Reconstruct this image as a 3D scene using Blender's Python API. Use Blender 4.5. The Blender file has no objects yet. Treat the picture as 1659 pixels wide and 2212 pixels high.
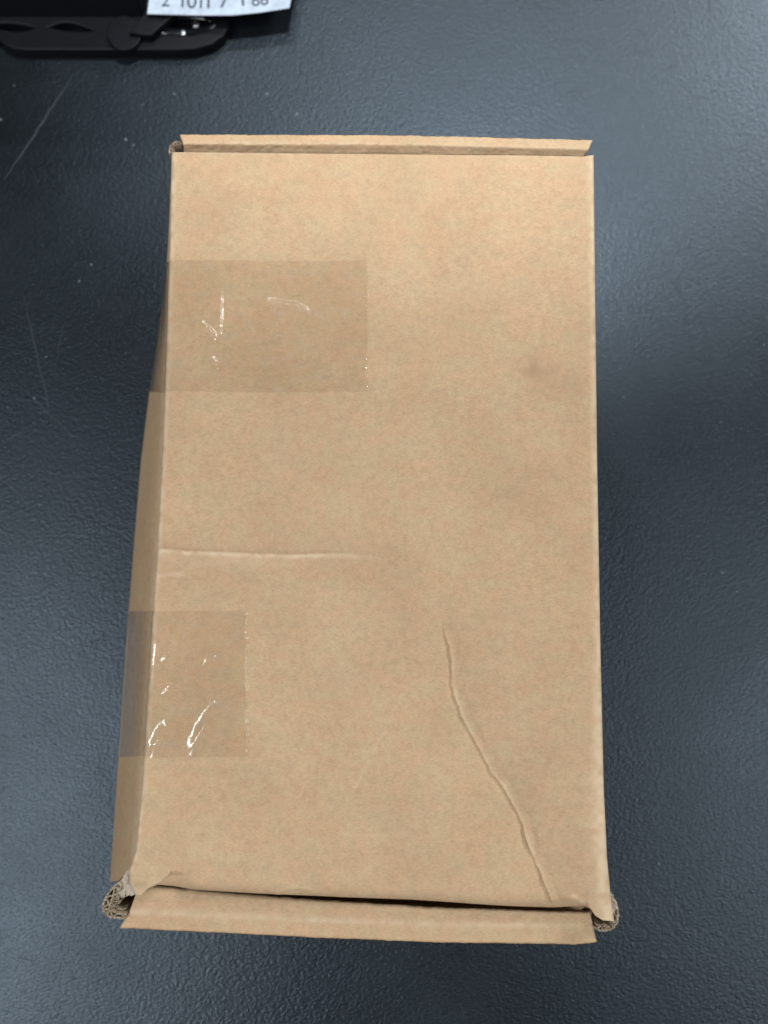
import bpy, math, random
import numpy as np
from mathutils import Vector, Matrix

random.seed(7); rng = np.random.default_rng(7)
sc = bpy.context.scene
col = sc.collection

# ------------------------------------------------------------------ camera
CAM_H = 0.335            # metres above the tabletop
TILT = math.radians(6.4) # away from straight down
W0, H0 = 1659.0, 2212.0
FPX = 1661.0
cam_d = bpy.data.cameras.new('camera'); cam = bpy.data.objects.new('camera', cam_d); col.objects.link(cam)
cam.location = (0, 0, CAM_H); cam.rotation_euler = (TILT, 0, 0)
cam_d.sensor_fit = 'VERTICAL'; cam_d.sensor_height = 36.0; cam_d.sensor_width = 27.0
cam_d.lens = 36.0 * FPX / H0
cam_d.clip_start = 0.01; cam_d.clip_end = 50
cam_d.dof.use_dof = True; cam_d.dof.focus_distance = 0.287; cam_d.dof.aperture_fstop = 4.6
sc.camera = cam

# ------------------------------------------------------------------ light
world = bpy.data.worlds.new('World'); sc.world = world; world.use_nodes = True
bg = world.node_tree.nodes['Background']
bg.inputs[0].default_value = (0.80, 0.90, 1.0, 1); bg.inputs[1].default_value = 0.025

def area(name, loc, target, sx, sy, power, colr, rz=0):
    l = bpy.data.lights.new(name, 'AREA'); l.shape = 'RECTANGLE'; l.size = sx; l.size_y = sy
    l.energy = power; l.color = colr
    o = bpy.data.objects.new(name, l); col.objects.link(o)
    o.location = loc
    d = Vector(target) - Vector(loc)
    o.rotation_euler = d.to_track_quat('-Z', 'Y').to_euler()
    return o
COOL = (0.90, 0.96, 1.0)
def spot(name, loc, target, power, half, blend, radius, colr):
    l = bpy.data.lights.new(name, 'SPOT'); l.energy = power; l.color = colr; l.spot_size = 2 * math.radians(half); l.spot_blend = blend; l.shadow_soft_size = radius
    o = bpy.data.objects.new(name, l); col.objects.link(o); o.location = loc
    o.rotation_euler = (Vector(target) - Vector(loc)).to_track_quat('-Z', 'Y').to_euler(); return o
area('ceiling_panel', (1.65, 2.10, 1.50), (0, 0.1, 0), 0.6, 0.6, 56, COOL)
spot('added_spot', (0.22, 0.70, 1.70), (0.045, 0.395, 0), 84, 9.5, 0.16, 0.05, COOL)  # added spot; its cone edge stands in for a hand and phone shadow
area('ceiling_panel', (1.15, -0.45, 1.6), (0, 0, 0), 0.9, 0.9, 16, COOL)
area('ceiling_panel', (-0.95, -0.92, 1.6), (0, 0, 0), 0.55, 0.55, 16, COOL)
for dx in (0.0, 0.13): area('ceiling_tube', (-1.10 + dx, -0.17, 1.6), (-0.4, -0.17, 0), 0.05, 0.80, 5.0, COOL)
for dy in (0.0, 0.12): area('ceiling_tube', (0.02, 1.38 + dy, 1.6), (0, 0.3, 0), 0.9, 0.035, 4.0, COOL)

sc.view_settings.view_transform = 'Standard'; sc.view_settings.look = 'None'
sc.view_settings.exposure = -0.1; sc.view_settings.gamma = 1.0; sc.view_settings.use_curve_mapping = False

# ------------------------------------------------------------------ helpers
ct, st = math.cos(TILT), math.sin(TILT)
def at(u, v, z):
    """measured position (u right, v down) laid on the level plane at height z -> x, y"""
    u = np.asarray(u, float); v = np.asarray(v, float); z = np.asarray(z, float)
    a = (u - W0 / 2) / FPX; b = -(v - H0 / 2) / FPX
    # camera axes: right (1,0,0), up (0,ct,st), view (0,st,-ct)
    dx = a; dy = b * ct + st; dz = b * st - ct
    k = (z - CAM_H) / dz
    return dx * k, dy * k
def pt(u, v, z):
    x, y = at(u, v, z); return (float(x), float(y), float(z))

def smooth(o, on=True):
    o.data.polygons.foreach_set('use_smooth', [on] * len(o.data.polygons)); o.data.update()
def mesh_obj(name, verts, faces, mat, parent=None, smo=True):
    me = bpy.data.meshes.new(name); me.from_pydata([tuple(map(float, v)) for v in verts], [], faces); me.update()
    o = bpy.data.objects.new(name, me); col.objects.link(o)
    me.materials.append(mat)
    if parent:
        o.parent = parent; o.matrix_parent_inverse = Matrix.Translation(-Vector(parent.location))
    if smo: smooth(o)
    return o
def grid_faces(n, m):
    i = np.arange(n - 1)[:, None] * m + np.arange(m - 1)[None, :]
    i = i.ravel()
    return np.stack([i, i + m, i + m + 1, i + 1], 1).tolist()
def grid_obj(name, X, Y, Z, mat, parent=None, flip=False):
    n, m = X.shape
    f = grid_faces(n, m)
    if flip: f = [q[::-1] for q in f]
    return mesh_obj(name, np.stack([X.ravel(), Y.ravel(), Z.ravel()], 1), f, mat, parent)
def attr(o, name, arr):
    a = o.data.attributes.new(name, 'FLOAT', 'POINT'); a.data.foreach_set('value', np.asarray(arr, np.float32).ravel())
def empty(name, loc):
    o = bpy.data.objects.new(name, None); o.empty_display_size = 0.02; o.location = loc; col.objects.link(o); return o
def tag(o, label=None, cat=None, group=None, kind=None):
    if label: o['label'] = label
    if cat: o['category'] = cat
    if group: o['group'] = group
    if kind: o['kind'] = kind
    return o
def sstep(e0, e1, x):
    t = np.clip((x - e0) / (e1 - e0), 0, 1); return t * t * (3 - 2 * t)
def vnoise(u, v, scale, seed):
    """smooth value noise on arrays"""
    r = np.random.default_rng(seed); T = r.uniform(-1, 1, (256, 256))
    x = u / scale + 37.3; y = v / scale + 11.7
    xi = np.floor(x).astype(int); yi = np.floor(y).astype(int); fx = x - xi; fy = y - yi
    fx = fx * fx * (3 - 2 * fx); fy = fy * fy * (3 - 2 * fy)
    g = lambda a, b: T[a % 256, b % 256]
    return (g(xi, yi) * (1 - fx) + g(xi + 1, yi) * fx) * (1 - fy) + (g(xi, yi + 1) * (1 - fx) + g(xi + 1, yi + 1) * fx) * fy
def seg_dist(u, v, line):
    """distance to a polyline, signed side (+ to the right of travel in u,v), run 0..1"""
    best = np.full(np.shape(u), 1e9); side = np.zeros(np.shape(u)); run = np.zeros(np.shape(u))
    L = [math.dist(line[i], line[i + 1]) for i in range(len(line) - 1)]; tot = sum(L); acc = 0
    for i in range(len(line) - 1):
        (x0, y0), (x1, y1) = line[i], line[i + 1]
        dx, dy = x1 - x0, y1 - y0
        t = np.clip(((u - x0) * dx + (v - y0) * dy) / (dx * dx + dy * dy), 0, 1)
        px, py = u - (x0 + t * dx), v - (y0 + t * dy)
        d = np.hypot(px, py); s = np.sign(dx * (v - y0) - dy * (u - x0))
        m = d < best
        best = np.where(m, d, best); side = np.where(m, s, side); run = np.where(m, (acc + t * L[i]) / tot, run)
        acc += L[i]
    return best, side, run

# ------------------------------------------------------------------ materials
def new_mat(name):
    m = bpy.data.materials.new(name); m.use_nodes = True
    nt = m.node_tree; return m, nt, nt.nodes['Principled BSDF']
def N(nt, t, **kw):
    n = nt.nodes.new(t)
    for k, v in kw.items():
        if k.startswith('i_'): n.inputs[k[2:].replace('_', ' ')].default_value = v
        else: setattr(n, k, v)
    return n
def ramp(nt, src, stops):
    r = nt.nodes.new('ShaderNodeValToRGB')
    e = r.color_ramp.elements
    while len(e) < len(stops): e.new(0.5)
    for i, (p, c) in enumerate(stops): e[i].position = p; e[i].color = (*c, 1) if len(c) == 3 else c
    nt.links.new(src, r.inputs[0]); return r.outputs[0]
def mix(nt, f, a, b, mode='MIX'):
    m = nt.nodes.new('ShaderNodeMix'); m.data_type = 'RGBA'; m.blend_type = mode
    for s, v in ((m.inputs[0], f), (m.inputs[6], a), (m.inputs[7], b)):
        if hasattr(v, 'links'): nt.links.new(v, s)
        else: s.default_value = v if not isinstance(v, tuple) or len(v) == 4 else (*v, 1)
    return m.outputs[2]

def kraft(name, base, wear_and_highlight=True, spec=0.25):
    m, nt, b = new_mat(name); L = nt.links.new
    tc = N(nt, 'ShaderNodeTexCoord')
    blot = N(nt, 'ShaderNodeTexNoise', i_Scale=350.0, i_Detail=6.0, i_Roughness=0.7)
    wide = N(nt, 'ShaderNodeTexNoise', i_Scale=38.0, i_Detail=3.0, i_Roughness=0.6)
    hue = N(nt, 'ShaderNodeTexNoise', i_Scale=150.0, i_Detail=4.0)
    mp = N(nt, 'ShaderNodeMapping'); mp.inputs['Scale'].default_value = (900, 2600, 900); mp.inputs['Rotation'].default_value = (0, 0, 0.5)
    fib = N(nt, 'ShaderNodeTexNoise', i_Scale=1.0, i_Detail=3.0)
    for n in (blot, wide, hue): L(tc.outputs['Object'], n.inputs['Vector'])
    L(tc.outputs['Object'], mp.inputs['Vector']); L(mp.outputs[0], fib.inputs['Vector'])
    v = lambda k: tuple(c * k for c in base)
    c0 = ramp(nt, blot.outputs[0], [(0.28, v(0.87)), (0.5, v(1.0)), (0.72, v(1.09))])
    c1 = ramp(nt, wide.outputs[0], [(0.3, (0.95, 0.935, 0.92)), (0.7, (1.04, 1.05, 1.06))])
    c = mix(nt, 1.0, c0, c1, 'MULTIPLY')
    ch = ramp(nt, hue.outputs[0], [(0.36, (1.035, 0.978, 0.958)), (0.64, (0.975, 1.008, 0.98))])
    c = mix(nt, 1.0, c, ch, 'MULTIPLY')
    cf = ramp(nt, fib.outputs[0], [(0.3, (0.88, 0.875, 0.86)), (0.62, (1.05, 1.05, 1.05))])
    c = mix(nt, 1.0, c, cf, 'MULTIPLY')
    if wear_and_highlight:
        at_ = N(nt, 'ShaderNodeAttribute', attribute_name='wear_and_highlight')
        c = mix(nt, at_.outputs['Fac'], c, (0.68, 0.51, 0.34, 1))  # paler where paper is worn and where crease highlights are painted in
    if wear_and_highlight:
        as_ = N(nt, 'ShaderNodeAttribute', attribute_name='stain'); c = mix(nt, as_.outputs['Fac'], c, (0.36, 0.215, 0.125, 1))
    L(c, b.inputs['Base Color'])
    b.inputs['Roughness'].default_value = 0.72; b.inputs['Specular IOR Level'].default_value = spec
    bp = N(nt, 'ShaderNodeBump', i_Strength=0.25, i_Distance=0.00012); L(fib.outputs[0], bp.inputs['Height'])
    bp2 = N(nt, 'ShaderNodeBump', i_Strength=0.16, i_Distance=0.0006); L(blot.outputs[0], bp2.inputs['Height']); L(bp.outputs[0], bp2.inputs['Normal'])
    L(bp2.outputs[0], b.inputs['Normal'])
    return m
KRAFT = kraft('kraft_cardboard', (0.52, 0.350, 0.210))
KRAFT_IN = kraft('kraft_cardboard_plain', (0.47, 0.31, 0.17), wear_and_highlight=False)
PALE = kraft('pale_torn_paper', (0.52, 0.44, 0.345), wear_and_highlight=False)
RAW = kraft('raw_torn_paper', (0.40, 0.32, 0.235), wear_and_highlight=False)

def table_mat():
    m, nt, b = new_mat('black_grained_vinyl'); L = nt.links.new
    tc = N(nt, 'ShaderNodeTexCoord')
    mp = N(nt, 'ShaderNodeMapping'); mp.inputs['Rotation'].default_value = (0, 0, math.radians(-35)); mp.inputs['Scale'].default_value = (640, 1050, 800)
    L(tc.outputs['Object'], mp.inputs[0])
    g = N(nt, 'ShaderNodeTexNoise', i_Scale=1.0, i_Detail=3.0, i_Roughness=0.55, i_Distortion=0.6); L(mp.outputs[0], g.inputs['Vector'])
    vo = N(nt, 'ShaderNodeTexVoronoi', i_Scale=680.0); vo.feature = 'SMOOTH_F1'; L(tc.outputs['Object'], vo.inputs['Vector'])
    add = N(nt, 'ShaderNodeMath', operation='ADD'); L(g.outputs[0], add.inputs[0])
    mu = N(nt, 'ShaderNodeMath', operation='MULTIPLY'); mu.inputs[1].default_value = -0.5; L(vo.outputs[0], mu.inputs[0]); L(mu.outputs[0], add.inputs[1])
    bp = N(nt, 'ShaderNodeBump', i_Strength=0.42, i_Distance=0.0005); L(add.outputs[0], bp.inputs['Height'])
    L(bp.outputs[0], b.inputs['Normal'])
    big = N(nt, 'ShaderNodeTexNoise', i_Scale=11.0, i_Detail=6.0, i_Roughness=0.6); L(tc.outputs['Object'], big.inputs['Vector'])
    L(ramp(nt, big.outputs[0], [(0.3, (0.002, 0.0028, 0.0036)), (0.7, (0.0045, 0.006, 0.0076))]), b.inputs['Base Color'])
    r = N(nt, 'ShaderNodeMapRange'); r.inputs['From Min'].default_value = 0.3; r.inputs['From Max'].default_value = 0.7; r.inputs['To Min'].default_value = 0.33; r.inputs['To Max'].default_value = 0.45
    L(big.outputs[0], r.inputs[0]); L(r.outputs[0], b.inputs['Roughness'])
    b.inputs['Specular IOR Level'].default_value = 0.66
    b.inputs['Specular Tint'].default_value = (0.72, 0.86, 1.0, 1)
    return m
TABLE = table_mat()

def plain(name, c, rough, spec=0.5, metal=0.0):
    m, nt, b = new_mat(name); L = nt.links.new
    tc = N(nt, 'ShaderNodeTexCoord'); n = N(nt, 'ShaderNodeTexNoise', i_Scale=300.0, i_Detail=3.0); L(tc.outputs['Object'], n.inputs['Vector'])
    L(ramp(nt, n.outputs[0], [(0.3, tuple(x * 0.85 for x in c)), (0.7, tuple(x * 1.15 for x in c))]), b.inputs['Base Color'])
    b.inputs['Roughness'].default_value = rough; b.inputs['Specular IOR Level'].default_value = spec; b.inputs['Metallic'].default_value = metal
    return m
BLACK = plain('black_plastic', (0.0035, 0.004, 0.006), 0.5, 0.2)
GLOSS = plain('glossy_black_plastic', (0.004, 0.005, 0.006), 0.12, 0.6)
STEEL = plain('bright_steel', (0.7, 0.7, 0.7), 0.25, 0.5, 1.0)
PAPER = plain('white_paper', (0.42, 0.47, 0.54), 0.7, 0.3)
INK = plain('grey_ink', (0.07, 0.085, 0.11), 0.6, 0.3)
DUST = plain('pale_dust', (0.16, 0.18, 0.19), 0.9, 0.2)
SCRATCH = plain('scuffed_vinyl', (0.034, 0.041, 0.048), 0.6, 0.4)

def tape_mat():
    m = bpy.data.materials.new('clear_packing_tape'); m.use_nodes = True; nt = m.node_tree; L = nt.links.new
    nt.nodes.remove(nt.nodes['Principled BSDF']); out = nt.nodes['Material Output']
    tr = N(nt, 'ShaderNodeBsdfTransparent'); tr.inputs[0].default_value = (0.975, 0.968, 0.955, 1)
    gl = N(nt, 'ShaderNodeBsdfGlossy'); gl.inputs['Roughness'].default_value = 0.08
    tc = N(nt, 'ShaderNodeTexCoord'); n = N(nt, 'ShaderNodeTexNoise', i_Scale=90.0, i_Detail=4.0); L(tc.outputs['Object'], n.inputs['Vector'])
    bp = N(nt, 'ShaderNodeBump', i_Strength=0.08, i_Distance=0.0004); L(n.outputs[0], bp.inputs['Height']); L(bp.outputs[0], gl.inputs['Normal'])
    lw = N(nt, 'ShaderNodeLayerWeight'); lw.inputs['Blend'].default_value = 0.5
    pw = N(nt, 'ShaderNodeMath', operation='POWER'); L(lw.outputs['Facing'], pw.inputs[0]); pw.inputs[1].default_value = 5.0
    fr = N(nt, 'ShaderNodeMath', operation='MULTIPLY_ADD'); L(pw.outputs[0], fr.inputs[0]); fr.inputs[1].default_value = 0.9; fr.inputs[2].default_value = 0.045
    mx = N(nt, 'ShaderNodeMixShader'); L(fr.outputs[0], mx.inputs[0]); L(tr.outputs[0], mx.inputs[1]); L(gl.outputs[0], mx.inputs[2])
    # milky air bubbles under the film
    df = N(nt, 'ShaderNodeBsdfDiffuse'); df.inputs[0].default_value = (0.66, 0.58, 0.49, 1)
    n2 = N(nt, 'ShaderNodeTexNoise', i_Scale=160.0, i_Detail=6.0, i_Roughness=0.7); L(tc.outputs['Object'], n2.inputs['Vector'])
    f2 = ramp(nt, n2.outputs[0], [(0.52, (0, 0, 0)), (0.74, (0.26, 0.26, 0.26))])
    mx2 = N(nt, 'ShaderNodeMixShader'); L(f2, mx2.inputs[0]); L(mx.outputs[0], mx2.inputs[1]); L(df.outputs[0], mx2.inputs[2])
    L(mx2.outputs[0], out.inputs['Surface'])
    return m
TAPE = tape_mat()

# ------------------------------------------------------------------ tabletop
T = 0.9
tv = [(-T, -T, 0), (T, -T, 0), (T, T, 0), (-T, T, 0), (-T, -T, -0.03), (T, -T, -0.03), (T, T, -0.03), (-T, T, -0.03)]
top = mesh_obj('tabletop', tv, [(0, 1, 2, 3), (7, 6, 5, 4), (0, 4, 5, 1), (1, 5, 6, 2), (2, 6, 7, 3), (3, 7, 4, 0)], TABLE, smo=False)
top['kind'] = 'structure'

def scratch(line, w):
    pts = [Vector(pt(u, v, 0.00015)) for u, v in line]
    V, F = [], []
    for i, p in enumerate(pts):
        d = (pts[min(i + 1, len(pts) - 1)] - pts[max(i - 1, 0)]).normalized(); n = Vector((-d.y, d.x, 0))
        k = w * (0.25 + 0.75 * math.sin(math.pi * (i + 0.3) / (len(pts) - 0.4)))
        V += [p + n * k / 2, p - n * k / 2]
        if i: F.append((2 * i - 2, 2 * i - 1, 2 * i + 1, 2 * i))
    o = mesh_obj('scratch', V, F, SCRATCH, top, smo=False); return o
def wob(a, b, n, amp):
    return [(a[0] + (b[0] - a[0]) * i / n + random.uniform(-amp, amp), a[1] + (b[1] - a[1]) * i / n + random.uniform(-amp, amp)) for i in range(n + 1)]
for a, b, w in [((158, 165), (10, 388), 0.0008), ((52, 640), (118, 940), 0.0006), ((50, 840), (205, 985), 0.0006), ((140, 690), (118, 800), 0.0004),
                ((1305, 1360), (1420, 1300), 0.0005), ((1360, 1060), (1480, 1150), 0.0004), ((120, 1020), (30, 1075), 0.0004), ((300, 860), (240, 905), 0.0003)]:
    scratch(wob(a, b, 14, 1.6), w)
for _ in range(34):
    a = random.choice([(random.uniform(-20, 230), random.uniform(150, 2150)), (random.uniform(1370, 1640), random.uniform(30, 2150)), (random.uniform(0, 1650), random.uniform(2070, 2190)), (random.uniform(700, 1600), random.uniform(20, 270))])
    th = random.uniform(0, 6.28); ln = random.uniform(15, 75)
    scratch(wob(a, (a[0] + ln * math.cos(th), a[1] + ln * math.sin(th)), 8, 1.2), random.choice([0.00018, 0.00025, 0.0003]))
# dust on the table
dv, df = [], []
def speck(u, v, r):
    x, y, _ = pt(u, v, 0); k = len(dv); n = 6
    for i in range(n):
        a = 2 * math.pi * i / n; q = r * random.uniform(0.6, 1.2)
        dv.append((x + q * math.cos(a), y + q * math.sin(a), 0.0001))
    dv.append((x, y, r * 0.8))
    for i in range(n): df.append((k + i, k + (i + 1) % n, k + n))
for u, v, r in [(376, 203, .7), (577, 203, .8), (641, 246, .9), (30, 185, .5), (2, 258, .7), (272, 302, .9), (288, 314, .6), (1645, 143, .8), (98, 1240, .5),
                (197, 572, .6), (171, 608, .6), (100, 771, .7), (74, 861, .7), (640, 250, .5), (1500, 480, .5), (86, 1090, .5), (1560, 1237, .8), (1650, 745, .5)]:
    speck(u, v, r * 0.00085)
for _ in range(170):
    u, v = random.uniform(-100, 1760), random.uniform(-60, 2300)
    speck(u, v, random.choice([.00016, .0002, .00026, .00034]))
d = mesh_obj('dust', dv, df, DUST); tag(d, 'pale dust specks scattered over the black tabletop', 'dust', kind='stuff')

# ------------------------------------------------------------------ the box: outlines
HL = 0.050                                   # height of the lid
PX = (CAM_H - HL) / FPX                      # metres per measured unit on the lid
curve = lambda pts: (lambda q, P=np.array(sorted(pts), float): np.interp(q, P[:, 0], P[:, 1]))
leftx = curve([(320, 368), (560, 363), (880, 352), (1000, 346), (1185, 336), (1400, 323), (1500, 316), (1700, 304), (1840, 290), (1880, 276), (1915, 278), (1945, 290)])
rightx = curve([(320, 1282), (600, 1285), (1000, 1290), (1400, 1297), (1700, 1304), (1850, 1311), (1935, 1319), (1995, 1327)])
topy = curve([(360, 325), (823, 331), (933, 332), (1259, 338), (1290, 334)])
boty = curve([(270, 1932), (292, 1938), (335, 1921), (420, 1928), (560, 1936), (683, 1941), (933, 1953), (1194, 1960), (1258, 1957), (1275, 1962), (1286, 1978), (1302, 1988), (1330, 1990)])
CREASE = [(990, 1175), (984, 1240), (968, 1300), (955, 1340), (968, 1395), (975, 1430), (976, 1480), (985, 1515), (1003, 1562), (1038, 1625), (1062, 1672), (1085, 1697), (1108, 1740), (1128, 1780), (1142, 1830), (1165, 1880), (1190, 1945)]
CR1 = [(336, 1184), (400, 1190), (470, 1192), (560, 1196), (640, 1197), (700, 1195), (760, 1196), (800, 1200), (860, 1202)]
CR2 = [(336, 1242), (370, 1240), (398, 1241), (420, 1242)]

def lid_h(u, v):
    """height of the lid surface relative to HL, metres"""
    mm = 1e-3
    dl, dr, dt, db = u - leftx(v), rightx(v) - u, v - topy(u), boty(u) - v
    s = np.clip(dl / (dl + dr + 1e-6), 0, 1); t = np.clip(dt / (dt + db + 1e-6), 0, 1)
    z = -1.0 * mm * np.sin(math.pi * s) ** 0.8 * np.sin(math.pi * t) ** 0.7
    z += mm * (0.45 * vnoise(u, v, 190, 1) + 0.10 * vnoise(u, v, 70, 2) + 0.018 * vnoise(u, v, 22, 3))
    # diagonal crush line: panel to its right rises towards the right-hand fold
    ju = u + 2.2 * vnoise(u, v, 16, 41) + 1.0 * vnoise(u, v, 7, 42)
    d, side, run = seg_dist(ju, v, CREASE)
    # travel is downwards: positive side is the left of the picture
    right = np.where(side < 0, d, 0.0); left = np.where(side > 0, d, 0.0)
    w = sstep(1180, 1420, v)
    z += w * PX * 140.0 * (1 - np.exp(-right / 140.0)) * 0.25
    ww = sstep(0.16, 0.30, run) * (2.0 + 1.0 * vnoise(u, v, 45, 5))
    z += mm * ww * (0.36 * np.exp(-np.abs(right) / 3.2) * (side < 0) + 0.34 * np.exp(-(left / 1.6) ** 2) * (side > 0) - 0.10 * np.exp(-((right - 14) / 9.0) ** 2) * (side < 0) - 0.22 * np.exp(-((left - 4) / 5.0) ** 2) * (side > 0))
    z += mm * -0.25 * np.exp(-(d / 22.0) ** 2) * sstep(0.0, .1, run) * (1 - sstep(.16, .3, run))
    # horizontal dents from the left fold
    d, side, run = seg_dist(u, v, CR1)
    below = side > 0
    f = (1 - sstep(0.55, 1.0, run)) * (u > 300)
    z += mm * f * np.where(below, -0.9 * np.exp(-d / 15.0), -0.9 * np.exp(-d / 7.0))
    d, side, run = seg_dist(u, v, CR2)
    below = side > 0
    f = (1 - sstep(0.5, 1.0, run))
    z += mm * f * np.where(below, -0.28 * np.exp(-d / 7.0), -0.28 * np.exp(-d / 2.0))
    for ln, dep, wd in [([(870, 1500), (815, 1610), (760, 1710)], 0.3, 14), ([(735, 1800), (880, 1806)], 0.10, 6), ([(960, 1366), (1060, 1364)], 0.10, 6),
                        ([(600, 1368), (950, 1366)], 0.06, 7), ([(700, 1345), (610, 1365)], 0.06, 12),
                        ([(1015, 640), (1000, 900), (985, 1180)], 1.25, 80), ([(1290, 700), (1150, 790), (1090, 860)], 0.6, 60), ([(620, 1240), (800, 1310), (950, 1330)], 0.5, 45), ([(560, 1840), (700, 1700), (870, 1500)], 0.12, 30)]:
        d, side, run = seg_dist(u, v, ln)
        z += mm * -dep * np.exp(-(d / wd) ** 2) * np.sin(math.pi * np.clip(run, .05, .95))
    # crushed ridge by the bottom fold
    d, side, run = seg_dist(u, v, [(590, 1945), (610, 1925), (640, 1915), (665, 1922)])
    z += mm * 0.35 * np.exp(-(d / 6) ** 2)
    d, side, run = seg_dist(u, v, [(1180, 1900), (1200, 1942), (1230, 1938), (1262, 1952)])
    z += mm * 0.45 * np.exp(-(d / 8) ** 2)
    # rounded folds
    def roll(dd, r, drop):
        q = np.clip(1 - dd / r, 0, 1); return -drop * (1 - np.sqrt(np.clip(1 - q * q * 0.985, 0, 1)))
    z += roll(dl, 13, 2.0 * mm)
    z += roll(dr, 16 + 18 * sstep(1200, 1950, v), 2.4 * mm)
    z += roll(dt, 7, 1.2 * mm)
    # bottom fold: rolls under except for the two torn corner tips
    tear = [(367, 1888), (345, 1905), (322, 1918), (300, 1938)]
    d, side, run = seg_dist(u, v, tear)
    inside = (u < np.interp(v, [1888, 1905, 1918, 1945], [367, 345, 322, 292])) | (v < 1870)
    tearR = (u > 1268 + 0 * v)
    b = np.where(db < 40, roll(db, 34, 3.2 * mm), 0) * (1 - 0.0)
    drop_l = np.where((u < 372) & inside, 0.0, 1.0)
    keep_r = 1 - sstep(1262, 1274, u)
    z += b * drop_l * keep_r
    under = (~inside) & (u < 420) & (v > 1880)
    z += np.where(under, -1.5 * mm * (1 - sstep(360, 420, u)) * sstep(1880, 1895, v), 0)
    tipl = np.where((u < 372) & inside, sstep(1860, 1935, v), 0)
    z += tipl * (0.9 * mm - 1.6 * mm * sstep(0.5, 1.0, tipl)) 
    z += mm * 0.5 * np.exp(-(d / 7.0) ** 2) * ((u < 372) & inside)
    return z
def lid_wear_and_highlight(u, v):
    dl, dr, dt, db = u - leftx(v), rightx(v) - u, v - topy(u), boty(u) - v
    n = 0.65 + 0.5 * vnoise(u, v, 14, 9)
    w = 1.0 * np.exp(-((dl - 5) / 6.0) ** 2) + 1.25 * np.exp(-(dr / (9 + 20 * sstep(1300, 1950, v))) ** 2) + 0.4 * np.exp(-(dt / 4.0) ** 2)  # worn folds; right fold painted paler still for its bright highlight
    d, side, run = seg_dist(u, v, CREASE); w += 0.42 * np.exp(-((d - 4) / 3.5) ** 2) * (side < 0) * (0.5 + 0.8 * np.clip(vnoise(u, v, 30, 77) + .3, 0, 1)) * sstep(.2, .35, run)  # lit facet on the right of the crease, painted in as paler colour
    d, side, run = seg_dist(u, v, CR1); w += 1.0 * np.exp(-((d - 4) / 5.0) ** 2) * (side > 0) * (1 - sstep(.6, 1, run)) + 0.35 * np.exp(-((d - 18) / 14.0) ** 2) * (side > 0) * (1 - sstep(.3, .7, run))  # highlight and lit band below the dent, painted into the colour
    d, side, run = seg_dist(u, v, CR2); w += 0.55 * np.exp(-((d - 2) / 3.5) ** 2) * (1 - sstep(.5, 1, run))
    d, side, run = seg_dist(u, v, [(367, 1888), (345, 1905), (322, 1918), (300, 1938)]); w += 0.5 * np.exp(-(d / 6.0) ** 2) * (v > 1880)
    for ln, a, wd in [([(486, 398), (505, 382), (534, 374)], 0.35, 5), ([(870, 1500), (815, 1610), (765, 1705)], 0.22, 5), ([(735, 1802), (880, 1807)], 0.2, 4), ([(600, 1940), (640, 1916)], .4, 5), ([(1240, 1935), (1268, 1950)], .5, 6)]:
        d, side, run = seg_dist(u, v, ln); w += a * np.exp(-(d / wd) ** 2)
    return np.clip(w * n, 0, 0.9)
def lid_stain(u, v):
    w = 0.55 * np.exp(-(((u - 1150) / 45) ** 2 + ((v - 795) / 32) ** 2)) * (0.7 + 0.6 * vnoise(u, v, 20, 61)) + 0.25 * np.exp(-(((u - 1210) / 60) ** 2 + ((v - 830) / 30) ** 2))
    r = np.random.default_rng(12)
    for _ in range(46):
        a, b, q, g = r.uniform(380, 1270), r.uniform(360, 1900), r.uniform(1.2, 3.0), r.uniform(0.25, 0.8)
        w = w + g * np.exp(-(((u - a) / q) ** 2 + ((v - b) / (q * 0.8)) ** 2))
    w = w + 0.16 * np.clip(vnoise(u, v, 130, 62), 0, 1)
    return np.clip(w, 0, 1)

c0 = pt(800, 1150, 0)
box = empty('cardboard_box', (c0[0], c0[1], 0.0))
tag(box, 'worn brown cardboard mailer box with crushed corners and two strips of clear tape', 'box')

def spread(n, k=0.55):
    a = np.linspace(0, 1, n); return (1 - k) * a + k * (0.5 - 0.5 * np.cos(math.pi * a))
def lid_mesh():
    ns, ntt = 520, 840
    S, Tt = np.meshgrid(spread(ns), spread(ntt), indexing='xy')
    v = 331 + Tt * 1620; u = leftx(v) + S * (rightx(v) - leftx(v))
    for _ in range(3):
        v = topy(u) + Tt * (boty(u) - topy(u)); u = leftx(v) + S * (rightx(v) - leftx(v))
    z = lid_h(u, v); x, y = at(u, v, HL + z * sstep(900, 1150, u))
    o = grid_obj('lid', x, y, HL + z, KRAFT, box)
    attr(o, 'wear_and_highlight', lid_wear_and_highlight(u, v)); attr(o, 'stain', lid_stain(u, v))
lid_mesh()

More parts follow.
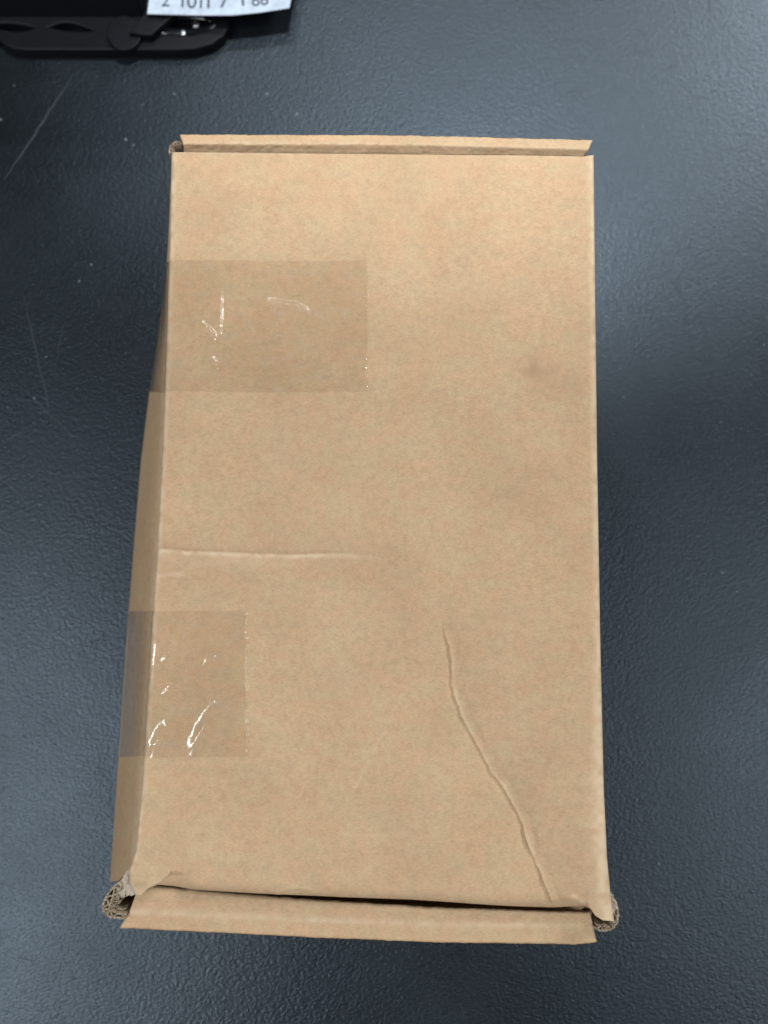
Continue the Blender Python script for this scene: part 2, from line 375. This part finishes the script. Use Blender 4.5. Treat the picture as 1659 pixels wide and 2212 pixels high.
# side walls
SIL = curve([(320, 395), (590, 362), (844, 323), (1000, 304), (1170, 290), (1319, 278), (1500, 265), (1665, 254), (1900, 238), (1950, 236)])
def left_wall(v, w):
    """v along the fold, w 0 (top) .. 1 (table)"""
    x0, y0 = at(leftx(np.minimum(v, 1850)) + 0.3, v, HL); z0 = HL - 2.0e-3 + np.minimum(lid_h(leftx(v) + 14, v), 0.0)
    x1, y1 = at(SIL(v), v, 0.0015)
    k = w ** 0.8
    x = x0 + (x1 - x0) * k; y = y0 + (y1 - y0) * w; z = z0 + (0.0015 - z0) * w
    x = x + 0.0006 * np.sin(math.pi * w) * vnoise(v, w * 200, 120, 21)
    return x, y, z
def wall_mesh():
    V_, W_ = np.meshgrid(np.linspace(322, 1905, 260), np.linspace(0, 1, 26), indexing='ij')
    x, y, z = left_wall(V_, W_)
    o = grid_obj('side_wall', x, y, z, KRAFT, box, flip=True)
    n = 0.7 + 0.5 * vnoise(V_, W_ * 100, 14, 8)
    attr(o, 'wear_and_highlight', np.clip(0.55 * np.exp(-(W_ / 0.035) ** 2) * n, 0, 1))
    # right-hand wall, upright under the fold
    V_, W_ = np.meshgrid(np.linspace(336, 1975, 120), np.linspace(0, 1, 10), indexing='ij')
    x0, y0 = at(rightx(V_), V_, HL + lid_h(rightx(V_), V_))
    o = grid_obj('side_wall', x0 - 0.0005 * W_, y0, (HL + lid_h(rightx(V_), V_)) * (1 - W_) + 0.0015 * W_, KRAFT, box)
    attr(o, 'wear_and_highlight', 0.4 * np.exp(-(W_ / 0.06) ** 2))
wall_mesh()

# end flaps: rolled strips beyond each end of the lid
def flap(prof, uL, uR, name, label, grooves=(), flip=False):
    """prof: list of (v-curve, z below HL in mm); uL/uR: end positions for each profile row"""
    rows = []
    n = 240
    for (vc, dz), a, b in zip(prof, uL, uR):
        u = np.linspace(a, b, n); v = vc(u); rows.append((u, v, np.full(n, dz)))
    U = np.stack([r[0] for r in rows], 1); Vv = np.stack([r[1] for r in rows], 1); Dz = np.stack([r[2] for r in rows], 1)
    # refine across the profile
    m = U.shape[1]; sub = 9; tt = np.linspace(0, m - 1, (m - 1) * sub + 1)
    def ref(A): return np.stack([np.interp(tt, np.arange(m), A[i]) for i in range(n)])
    U, Vv, Dz = ref(U), ref(Vv), ref(Dz)
    k = np.array([.05, .1, .2, .3, .2, .1, .05])
    Ds = np.stack([np.convolve(np.pad(Dz[i], 3, mode='edge'), k, 'valid') for i in range(n)])
    Ds = Ds + 0.10 * vnoise(U, Vv, 60, 31) + 0.05 * vnoise(U, Vv, 18, 32)
    for g, dep in grooves: Ds += dep * np.exp(-((U - g - 3 * np.sin(Vv / 9.0)) / 2.2) ** 2)
    Vv = Vv + 0.9 * vnoise(U, Vv, 25, 33) + 0.8 * vnoise(U, Vv, 6, 35)
    z = HL - Ds * 1e-3; x, y = at(U, Vv, z)
    o = grid_obj(name, x, y, z, KRAFT, box, flip=flip)
    if label: o['label'] = label
    rid = tt / (m - 1)
    attr(o, 'wear_and_highlight', np.clip(np.tile(0.5 * np.exp(-((tt - 2) / 0.16) ** 2)[None, :], (n, 1)) * (0.7 + .5 * vnoise(U, Vv, 10, 34)), 0, 1))
    md = o.modifiers.new('thickness', 'SOLIDIFY'); md.thickness = 0.0014; md.offset = -1
    return o
b_in = curve([(250, 1905), (332, 1908), (683, 1932), (933, 1944), (1194, 1952), (1290, 1950)])
b_lip = curve([(250, 1912), (332, 1912), (480, 1927), (683, 1943), (933, 1958), (1194, 1967), (1290, 1968)])
b_rid = curve([(278, 1971), (480, 1979), (683, 1987), (933, 1996), (1281, 1999)])
b_out = curve([(257, 2004), (683, 2025), (933, 2035), (1242, 2040), (1287, 2036)])
b_dn = lambda u: b_lip(u) - 3.0
flap([(b_dn, 26.0), (b_lip, 4.2), (b_rid, 5.6), (b_out, 5.7)], [290, 300, 279, 258], [1288, 1274, 1281, 1289], 'end_flap', 'folded end flap beside the crushed corners', [(1247, 0.35), (1268, 0.22), (1262, .12)], flip=True)
t_in = curve([(360, 333), (823, 339), (933, 341), (1259, 346), (1290, 343)])
t_lip = curve([(369, 323), (823, 329), (933, 330), (1259, 337)])
t_rid = curve([(396, 311), (823, 311), (933, 313), (1273, 322)])
t_out = curve([(388, 291), (823, 292), (933, 294), (1280, 303)])
flap([(t_in, 4.8), (t_lip, 3.4), (t_rid, 0.9), (t_out, 1.3)], [398, 397, 396, 388], [1258, 1262, 1272, 1280], 'end_flap', 'straight end flap at the undamaged end')
# end walls, base panel, fold-in tabs
def end_wall(vc, a, b, dz, flip):
    u = np.linspace(a, b, 60); x, y = at(u, vc(u), HL - dz)
    Wd = np.linspace(0, 1, 8)
    X = np.tile(x[:, None], (1, 8)); Y = np.tile(y[:, None], (1, 8)) ; Z = (HL - dz) * (1 - Wd)[None, :] + 0.0015 * Wd[None, :] + 0 * X
    grid_obj('end_wall', X, Y, Z, KRAFT_IN, box, flip=flip)
end_wall(b_out, 259, 1287, 0.0056, True)
end_wall(t_out, 389, 1279, 0.0018, False)
bl, br, tr_, tl = pt(258, 2000, HL), pt(1287, 2030, HL), pt(1280, 306, HL), pt(388, 295, HL)
x1, y1 = at(SIL(1900), 1900, 0.0015)
base = [(float(x1), float(y1), 0.0008), (bl[0], bl[1], 0.0008), (br[0] + 0.011, br[1], 0.0008), (tr_[0], tr_[1], 0.0008), (tl[0], tl[1], 0.0008)]
mesh_obj('base_panel', base, [tuple(range(5))], KRAFT_IN, box, smo=False)

mesh_obj('tuck_tab', [(br[0] - 0.012, br[1] - 0.0006, 0.0012), (br[0] + 0.013, br[1] - 0.0006, 0.0012), (br[0] + 0.013, br[1] - 0.0006, HL - 0.016), (br[0] - 0.012, br[1] - 0.0006, HL - 0.016)], [(0, 1, 2, 3)], KRAFT_IN, box, smo=False)
# corrugated board edges laid bare at the crushed corners
def ribbon(path, z0, z1, name, mat, parent, th=0.00022, jitter=0.0):
    p = [Vector(pt(u, v, z1)) for u, v in path]; V, F = [], []
    n = len(p)
    for i in range(n):
        d = p[min(i + 1, n - 1)] - p[max(i - 1, 0)]; d.z = 0; d.normalize(); q = Vector((-d.y, d.x, 0)) * th / 2
        zt = z1 + random.uniform(-jitter, jitter)
        for s, z in ((1, zt), (-1, zt), (-1, z0), (1, z0)): V.append(Vector((p[i].x, p[i].y, z)) + q * s)
        if i:
            k = 4 * i
            for a, b in ((0, 1), (1, 2), (2, 3), (3, 0)): F.append((k - 4 + a, k - 4 + b, k + b, k + a))
    F += [(0, 3, 2, 1), (4 * n - 4, 4 * n - 3, 4 * n - 2, 4 * n - 1)]
    return mesh_obj(name, V, F, mat, parent, smo=False)
def catmull(pts, n):
    P = [np.array(p, float) for p in pts]; P = [2 * P[0] - P[1]] + P + [2 * P[-1] - P[-2]]; out = []
    for i in range(1, len(P) - 2):
        for k in range(n):
            t = k / n; a, b, c, d_ = P[i - 1:i + 3]
            out.append(0.5 * ((2 * b) + (-a + c) * t + (2 * a - 5 * b + 4 * c - d_) * t * t + (-a + 3 * b - 3 * c + d_) * t ** 3))
    out.append(P[-2]); return np.array(out)
def corrugated(path, width, flutes, z0, z1, label):
    c = catmull(path, 12); n = len(c)
    d = np.gradient(c, axis=0); d /= np.linalg.norm(d, axis=1)[:, None]; nn = np.stack([-d[:, 1], d[:, 0]], 1)
    root = ribbon(c, z0, z1, 'outer_liner', RAW, box, 0.0006, 0.0005); root['label'] = label
    inn = c + nn * (width * (1 + 0.22 * np.interp(np.arange(n), np.linspace(0, n, 9), np.random.default_rng(n).normal(0, 1, 9))))[:, None]
    ribbon(inn, z0, z1 - 0.0006, 'inner_liner', RAW, box, 0.0005, 0.0006)
    m = flutes * 14; t = np.linspace(0, n - 1, m)
    cc = np.stack([np.interp(t, np.arange(n), c[:, k]) for k in (0, 1)], 1); dn = np.stack([np.interp(t, np.arange(n), nn[:, k]) for k in (0, 1)], 1)
    ph = np.linspace(0, flutes * 2 * math.pi, m) + 0.5 * np.sin(np.linspace(0, 9, m))
    rr = np.random.default_rng(flutes * 7); jit = np.interp(np.arange(m), np.linspace(0, m, flutes * 3 + 2), rr.normal(0, 1, flutes * 3 + 2))
    mid = cc + dn * (width * (0.5 - 0.40 * np.cos(ph) + 0.09 * jit))[:, None]
    ribbon(mid, z0, z1 - 0.0003, 'fluting', RAW, box, 0.0004, 0.0006)
zc = HL - 0.0045
corrugated([(262, 1903), (244, 1918), (228, 1940), (222, 1960), (228, 1976), (245, 1982), (272, 1985)], -13, 6, zc - 0.016, zc + 0.001, 'crushed corrugated corner edge with bare fluting')
corrugated([(256, 1934), (243, 1946), (240, 1960), (250, 1970), (272, 1972)], -10, 3, zc - 0.016, zc - 0.0005, 'inner crumpled corrugated layer')
corrugated([(1320, 1938), (1331, 1950), (1335, 1975), (1331, 1996), (1318, 2008), (1300, 2011), (1284, 2004)], 10, 5, zc - 0.016, zc + 0.001, 'crushed corrugated corner edge by the diagonal crease')
corrugated([(366, 332), (367, 318), (375, 309), (389, 306), (396, 310)], 7, 3, zc - 0.010, zc + 0.002, 'small exposed corrugated corner edge')

# torn grey paper between side wall and corner
def torn(poly, zs, name, seed, label):
    P = np.array(poly, float); cen = P.mean(0); r = np.random.default_rng(seed); V = []; F = []
    R, M = 9, len(P) * 6
    ring = catmull(list(map(tuple, P)) + [tuple(P[0])], 6)[:-1]; M = len(ring); zr = np.interp(np.linspace(0, len(P), M, endpoint=False), np.arange(len(P) + 1), list(zs) + [zs[0]])
    for i in range(R):
        f = (i + 1) / R
        for j in range(M):
            q = cen + (ring[j] - cen) * f * (1 + (0.05 * r.normal() if i == R - 1 else 0))
            zz = HL - 1e-3 * (np.mean(zs) * (1 - f) + zr[j] * f) + 0.00035 * r.normal() * (0.4 + 0.6 * f)
            V.append(pt(q[0], q[1], HL)[:2] + (zz,))
    V.append(pt(cen[0], cen[1], HL)[:2] + (HL - 1e-3 * np.mean(zs),))
    for i in range(R - 1):
        for j in range(M): F.append((i * M + j, (i + 1) * M + j, (i + 1) * M + (j + 1) % M, i * M + (j + 1) % M))
    for j in range(M): F.append((len(V) - 1, j, (j + 1) % M))
    o = mesh_obj(name, V, F, PALE, box); o['label'] = label
    return o
torn([(238, 1930), (252, 1912), (268, 1888), (277, 1878), (283, 1905), (294, 1926), (284, 1941), (262, 1946)], [5, 4, 3, 2.2, 2.4, 3, 4.2, 5.5], 'torn_paper', 3, 'ragged grey torn paper at the crushed corner')
torn([(226, 1950), (238, 1934), (252, 1930), (262, 1940), (256, 1954), (246, 1950), (240, 1964), (230, 1966)], [6, 5, 4.5, 5, 6, 5.5, 6.5, 6.5], 'torn_paper', 9, 'crumpled torn liner over the bare fluting')
torn([(1314, 1925), (1326, 1936), (1337, 1958), (1335, 1974), (1326, 1982), (1318, 1970), (1311, 1950)], [0.4, 1.2, 2.2, 2.6, 2.6, 2.0, 0.6], 'torn_paper', 4, 'ragged pale torn paper by the diagonal crease')

# ------------------------------------------------------------------ tape
def film_wrinkles(n, u0, u1, v0, v1, seed):
    r = random.Random(seed); out = []
    for _ in range(n):
        a, b, th = r.uniform(u0, u1), r.uniform(v0, v1), r.uniform(0, 6.28); p = [(a, b)]
        for k in range(4):
            th += r.uniform(-0.9, 0.9); p.append((p[-1][0] + 9 * math.cos(th), p[-1][1] + 9 * math.sin(th)))
        out.append((p, r.uniform(0.03, 0.06), r.uniform(2.5, 4)))
    return out
def tape(v0, v1, uend, ridges, label, wall_lo, seed):
    ridges = ridges + film_wrinkles(5, float(leftx(v0)) + 15, uend - 20, v0 + 15, v1 - 15, seed)
    nv, nu = 210, 300
    S, Tt = np.meshgrid(np.linspace(0, 1, nu), np.linspace(0, 1, nv), indexing='xy')
    v = v0 + Tt * (v1 - v0)
    ue = uend + 4.5 * (np.abs(((v / 9.5) % 1) - 0.5) * 2) + 1.2 * vnoise(v, v * 0, 30, seed)
    ul = leftx(v)
    u = ul + S * (ue - ul)
    v = v + S * 0 + 1.0 * vnoise(u, v * 0, 90, seed + 1)
    h = lid_h(u, v) + 0.00012
    for ln, hh, w in ridges:
        d, side, run = seg_dist(u, v, ln)
        h = h + 1e-3 * hh * np.exp(-(d / w) ** 2) * np.sin(math.pi * np.clip(run, 0.04, 0.96)) ** 0.7
    h = h + 1e-3 * 0.012 * vnoise(u, v, 16, seed + 2) + 1e-3 * 0.22 * np.exp(-((ue - u) / 3.0) ** 2) * (vnoise(u, v, 6, seed + 3) > -0.2)
    x, y = at(u, v, HL); z = HL + h
    # continue down the side wall
    nw = 40; V2, W2 = np.meshgrid(v[:, 0], np.linspace(0, wall_lo, nw)[::-1], indexing='ij')
    wx, wy, wz = left_wall(V2, W2); wx = wx - 0.00018
    X = np.concatenate([wx[:, :-1], x], 1); Y = np.concatenate([wy[:, :-1], y], 1); Z = np.concatenate([wz[:, :-1], z], 1)
    o = grid_obj('packing_tape', X, Y, Z, TAPE, box); o['label'] = label
    return o
tape(562, 846, 792, [([(566, 648), (600, 655), (640, 660), (676, 676)], 0.6, 7), ([(432, 694), (452, 712), (466, 728), (480, 738)], 0.52, 6),
                     ([(455, 768), (466, 782), (478, 796)], 0.5, 5.5), ([(478, 562), (478, 640), (474, 730), (470, 790), (466, 846)], 0.24, 4),
                     ([(385, 670), (420, 690), (450, 705)], 0.12, 5), ([(452, 800), (458, 846)], 0.12, 2.5), ([(505, 745), (560, 765), (600, 790)], 0.06, 10)],
     'clear tape strip wrapped over the fold, longer of the two', 0.9, 50)
tape(1320, 1636, 533, [([(326, 1642), (336, 1610), (350, 1580), (360, 1566)], 0.75, 9.5), ([(411, 1638), (430, 1590), (452, 1552), (474, 1522)], 0.85, 11),
                       ([(345, 1540), (352, 1500), (366, 1485), (376, 1500)], 0.07, 3), ([(440, 1440), (450, 1415), (468, 1410), (465, 1430)], 0.06, 3), ([(404, 1440), (404, 1490)], 0.05, 3)],
     'clear tape strip wrapped over the fold, shorter of the two', 0.9, 70)

# ------------------------------------------------------------------ black stand at the far corner
stand = empty('plastic_stand', pt(180, 80, 0))
tag(stand, 'black plastic stand with slotted base and round pivot disc', 'stand')
ZP = 0.0055
def plate(name, splines, z, ext, bev, mat, parent):
    cu = bpy.data.curves.new(name, 'CURVE'); cu.dimensions = '2D'; cu.fill_mode = 'BOTH'; cu.extrude = ext; cu.bevel_depth = bev; cu.bevel_resolution = 3
    for s in splines:
        sp = cu.splines.new('POLY'); sp.points.add(len(s) - 1); sp.use_cyclic_u = True
        for p, (u, v) in zip(sp.points, s): x, y = at(u, v - 16, z); p.co = (float(x), float(y), 0, 1)
    tmp = bpy.data.objects.new('tmp', cu); col.objects.link(tmp); tmp.location = (0, 0, z - ext - bev)
    dg = bpy.context.evaluated_depsgraph_get(); me = bpy.data.meshes.new_from_object(tmp.evaluated_get(dg))
    me.transform(Matrix.Translation((0, 0, z - ext - bev)))
    bpy.data.objects.remove(tmp); bpy.data.curves.remove(cu)
    me.name = name; me.materials.clear(); me.materials.append(mat)
    o = bpy.data.objects.new(name, me); col.objects.link(o); o.parent = parent; o.matrix_parent_inverse = Matrix.Translation(-Vector(parent.location))
    return o
def closed(pts, n=6): return [tuple(p) for p in catmull(list(pts) + [pts[0]], n)[:-1]]
outline = [(-150, 46), (-60, 46), (100, 45), (260, 45), (330, 38), (400, 30), (440, 32), (468, 42), (486, 56), (490, 72), (480, 90), (455, 108), (420, 118), (380, 120),
           (200, 120), (60, 120), (30, 117), (10, 108), (0, 96), (-20, 92), (-150, 92)]
slot1 = closed([(-30, 70), (0, 62), (40, 64), (78, 74), (60, 84), (30, 86), (0, 80)])
slot2 = closed([(95, 75), (130, 62), (160, 63), (205, 80), (190, 86), (140, 84)])
ring = closed([(332, 48), (400, 42), (440, 44), (466, 54), (468, 66), (450, 80), (415, 88), (380, 88), (340, 86), (330, 68)])
plate('base_plate', [outline, slot1, slot2, ring], ZP, 0.0018, 0.0008, BLACK, stand)
def circ(cx, cy, r, n=32): return [(cx + r * math.cos(2 * math.pi * i / n), cy + r * math.sin(2 * math.pi * i / n)) for i in range(n)]
plate('pivot_disc', [circ(268, 86, 35)], ZP + 0.0022, 0.0006, 0.0006, BLACK, stand)
plate('arm', [[(285, 84), (300, 62), (360, -4), (500, -170), (600, -190), (470, -60), (398, 22), (325, 88)]], ZP + 0.0042, 0.0012, 0.0008, BLACK, stand)
rim = plate('ring_liner', [closed([(340, 50), (400, 46), (440, 48), (463, 56), (464, 66), (447, 77), (414, 85), (380, 85), (346, 83), (337, 68)]),
                           closed([(348, 54), (400, 51), (436, 53), (456, 60), (456, 65), (442, 73), (412, 79), (380, 79), (352, 77), (345, 68)])], ZP + 0.001, 0.0012, 0.0011, GLOSS, stand)
for (u, v, r) in ((327, 78, 5), (422, 66, 5.5), (395, 85, 3.5)):
    plate('screw', [circ(u, v, r, 14)], ZP + 0.0012, 0.001, 0.0006, STEEL, stand)
# upright body, leaning away
def slab(name, u0, u1, v, z0, zt, depth, lean, mat):
    xa, ya, _ = pt(u0, v, z0); xb, yb, _ = pt(u1, v, z0)
    V = []
    for z, dy in ((z0, 0), (zt, lean)):
        for (x, y) in ((xa, ya), (xb, yb), (xb, yb + depth), (xa, ya + depth)): V.append((x, y + dy, z))
    o = mesh_obj(name, V, [(3, 2, 1, 0), (4, 5, 6, 7), (0, 1, 5, 4), (1, 2, 6, 5), (2, 3, 7, 6), (3, 0, 4, 7)], mat, stand, smo=False)
    md = o.modifiers.new('bevel', 'BEVEL'); md.width = 0.0012; md.segments = 3
    return o
slab('upright_body', -420, 312, 42, 0.0045, 0.15, 0.05, 0.05, BLACK)

# printed paper slip on the stand
slip = empty('paper_slip', pt(480, 10, 0.012)); tag(slip, 'white paper slip with grey printed characters lying on the plastic stand', 'paper')
ZS = ZP + 0.0062
def sheet(name, pts, z, th, mat, parent):
    n = len(pts); V = [pt(u, v, z) for u, v in pts]; V += [(x, y, z - th) for x, y, z in V]
    return mesh_obj(name, V, [tuple(range(n))[::-1], tuple(range(n, 2 * n))] + [(i, (i + 1) % n, n + (i + 1) % n, n + i) for i in range(n)], mat, parent, smo=False)
sheet('paper_sheet', [(318, 30), (430, 33), (500, 33), (560, 27), (625, 17), (640, -60), (660, -170), (350, -170), (330, -60)], ZS, 0.0003, PAPER, slip)
def glyphs(txt, u, v, size, rot):
    cu = bpy.data.curves.new('print', 'FONT'); cu.body = txt; cu.size = size; cu.extrude = 0.00003; cu.align_x = 'CENTER'; cu.align_y = 'BOTTOM'
    tmp = bpy.data.objects.new('tmp', cu); col.objects.link(tmp); dg = bpy.context.evaluated_depsgraph_get(); dg.update()
    me = bpy.data.meshes.new_from_object(tmp.evaluated_get(dg)); bpy.data.objects.remove(tmp); bpy.data.curves.remove(cu)
    p = pt(u, v, ZS); me.transform(Matrix.Translation((p[0], p[1], ZS + 0.0002)) @ Matrix.Rotation(rot, 4, 'Z'))
    me.materials.clear(); me.materials.append(INK)
    o = bpy.data.objects.new('printed_character', me); col.objects.link(o); o.parent = slip; o.matrix_parent_inverse = Matrix.Translation(-Vector(slip.location))
for ch, u, v, s, r in [('2', 357, 21, .012, 0), ('I', 394, 24, .014, 0), ('0', 414, 26, .014, 0), ('I', 434, 26, .014, 0), ('I', 450, 26, .014, 0), ('7', 484, 25, .014, .05),
                       ('I', 526, 22, .016, .08), ('8', 554, 20, .012, .1), ('8', 573, 18, .012, .12), ('4', 592, 4, .011, .15)]:
    glyphs(ch, u, v, s * 0.7, r)

sc.render.engine = 'CYCLES'
sc.cycles.max_bounces = 8; sc.cycles.transparent_max_bounces = 12
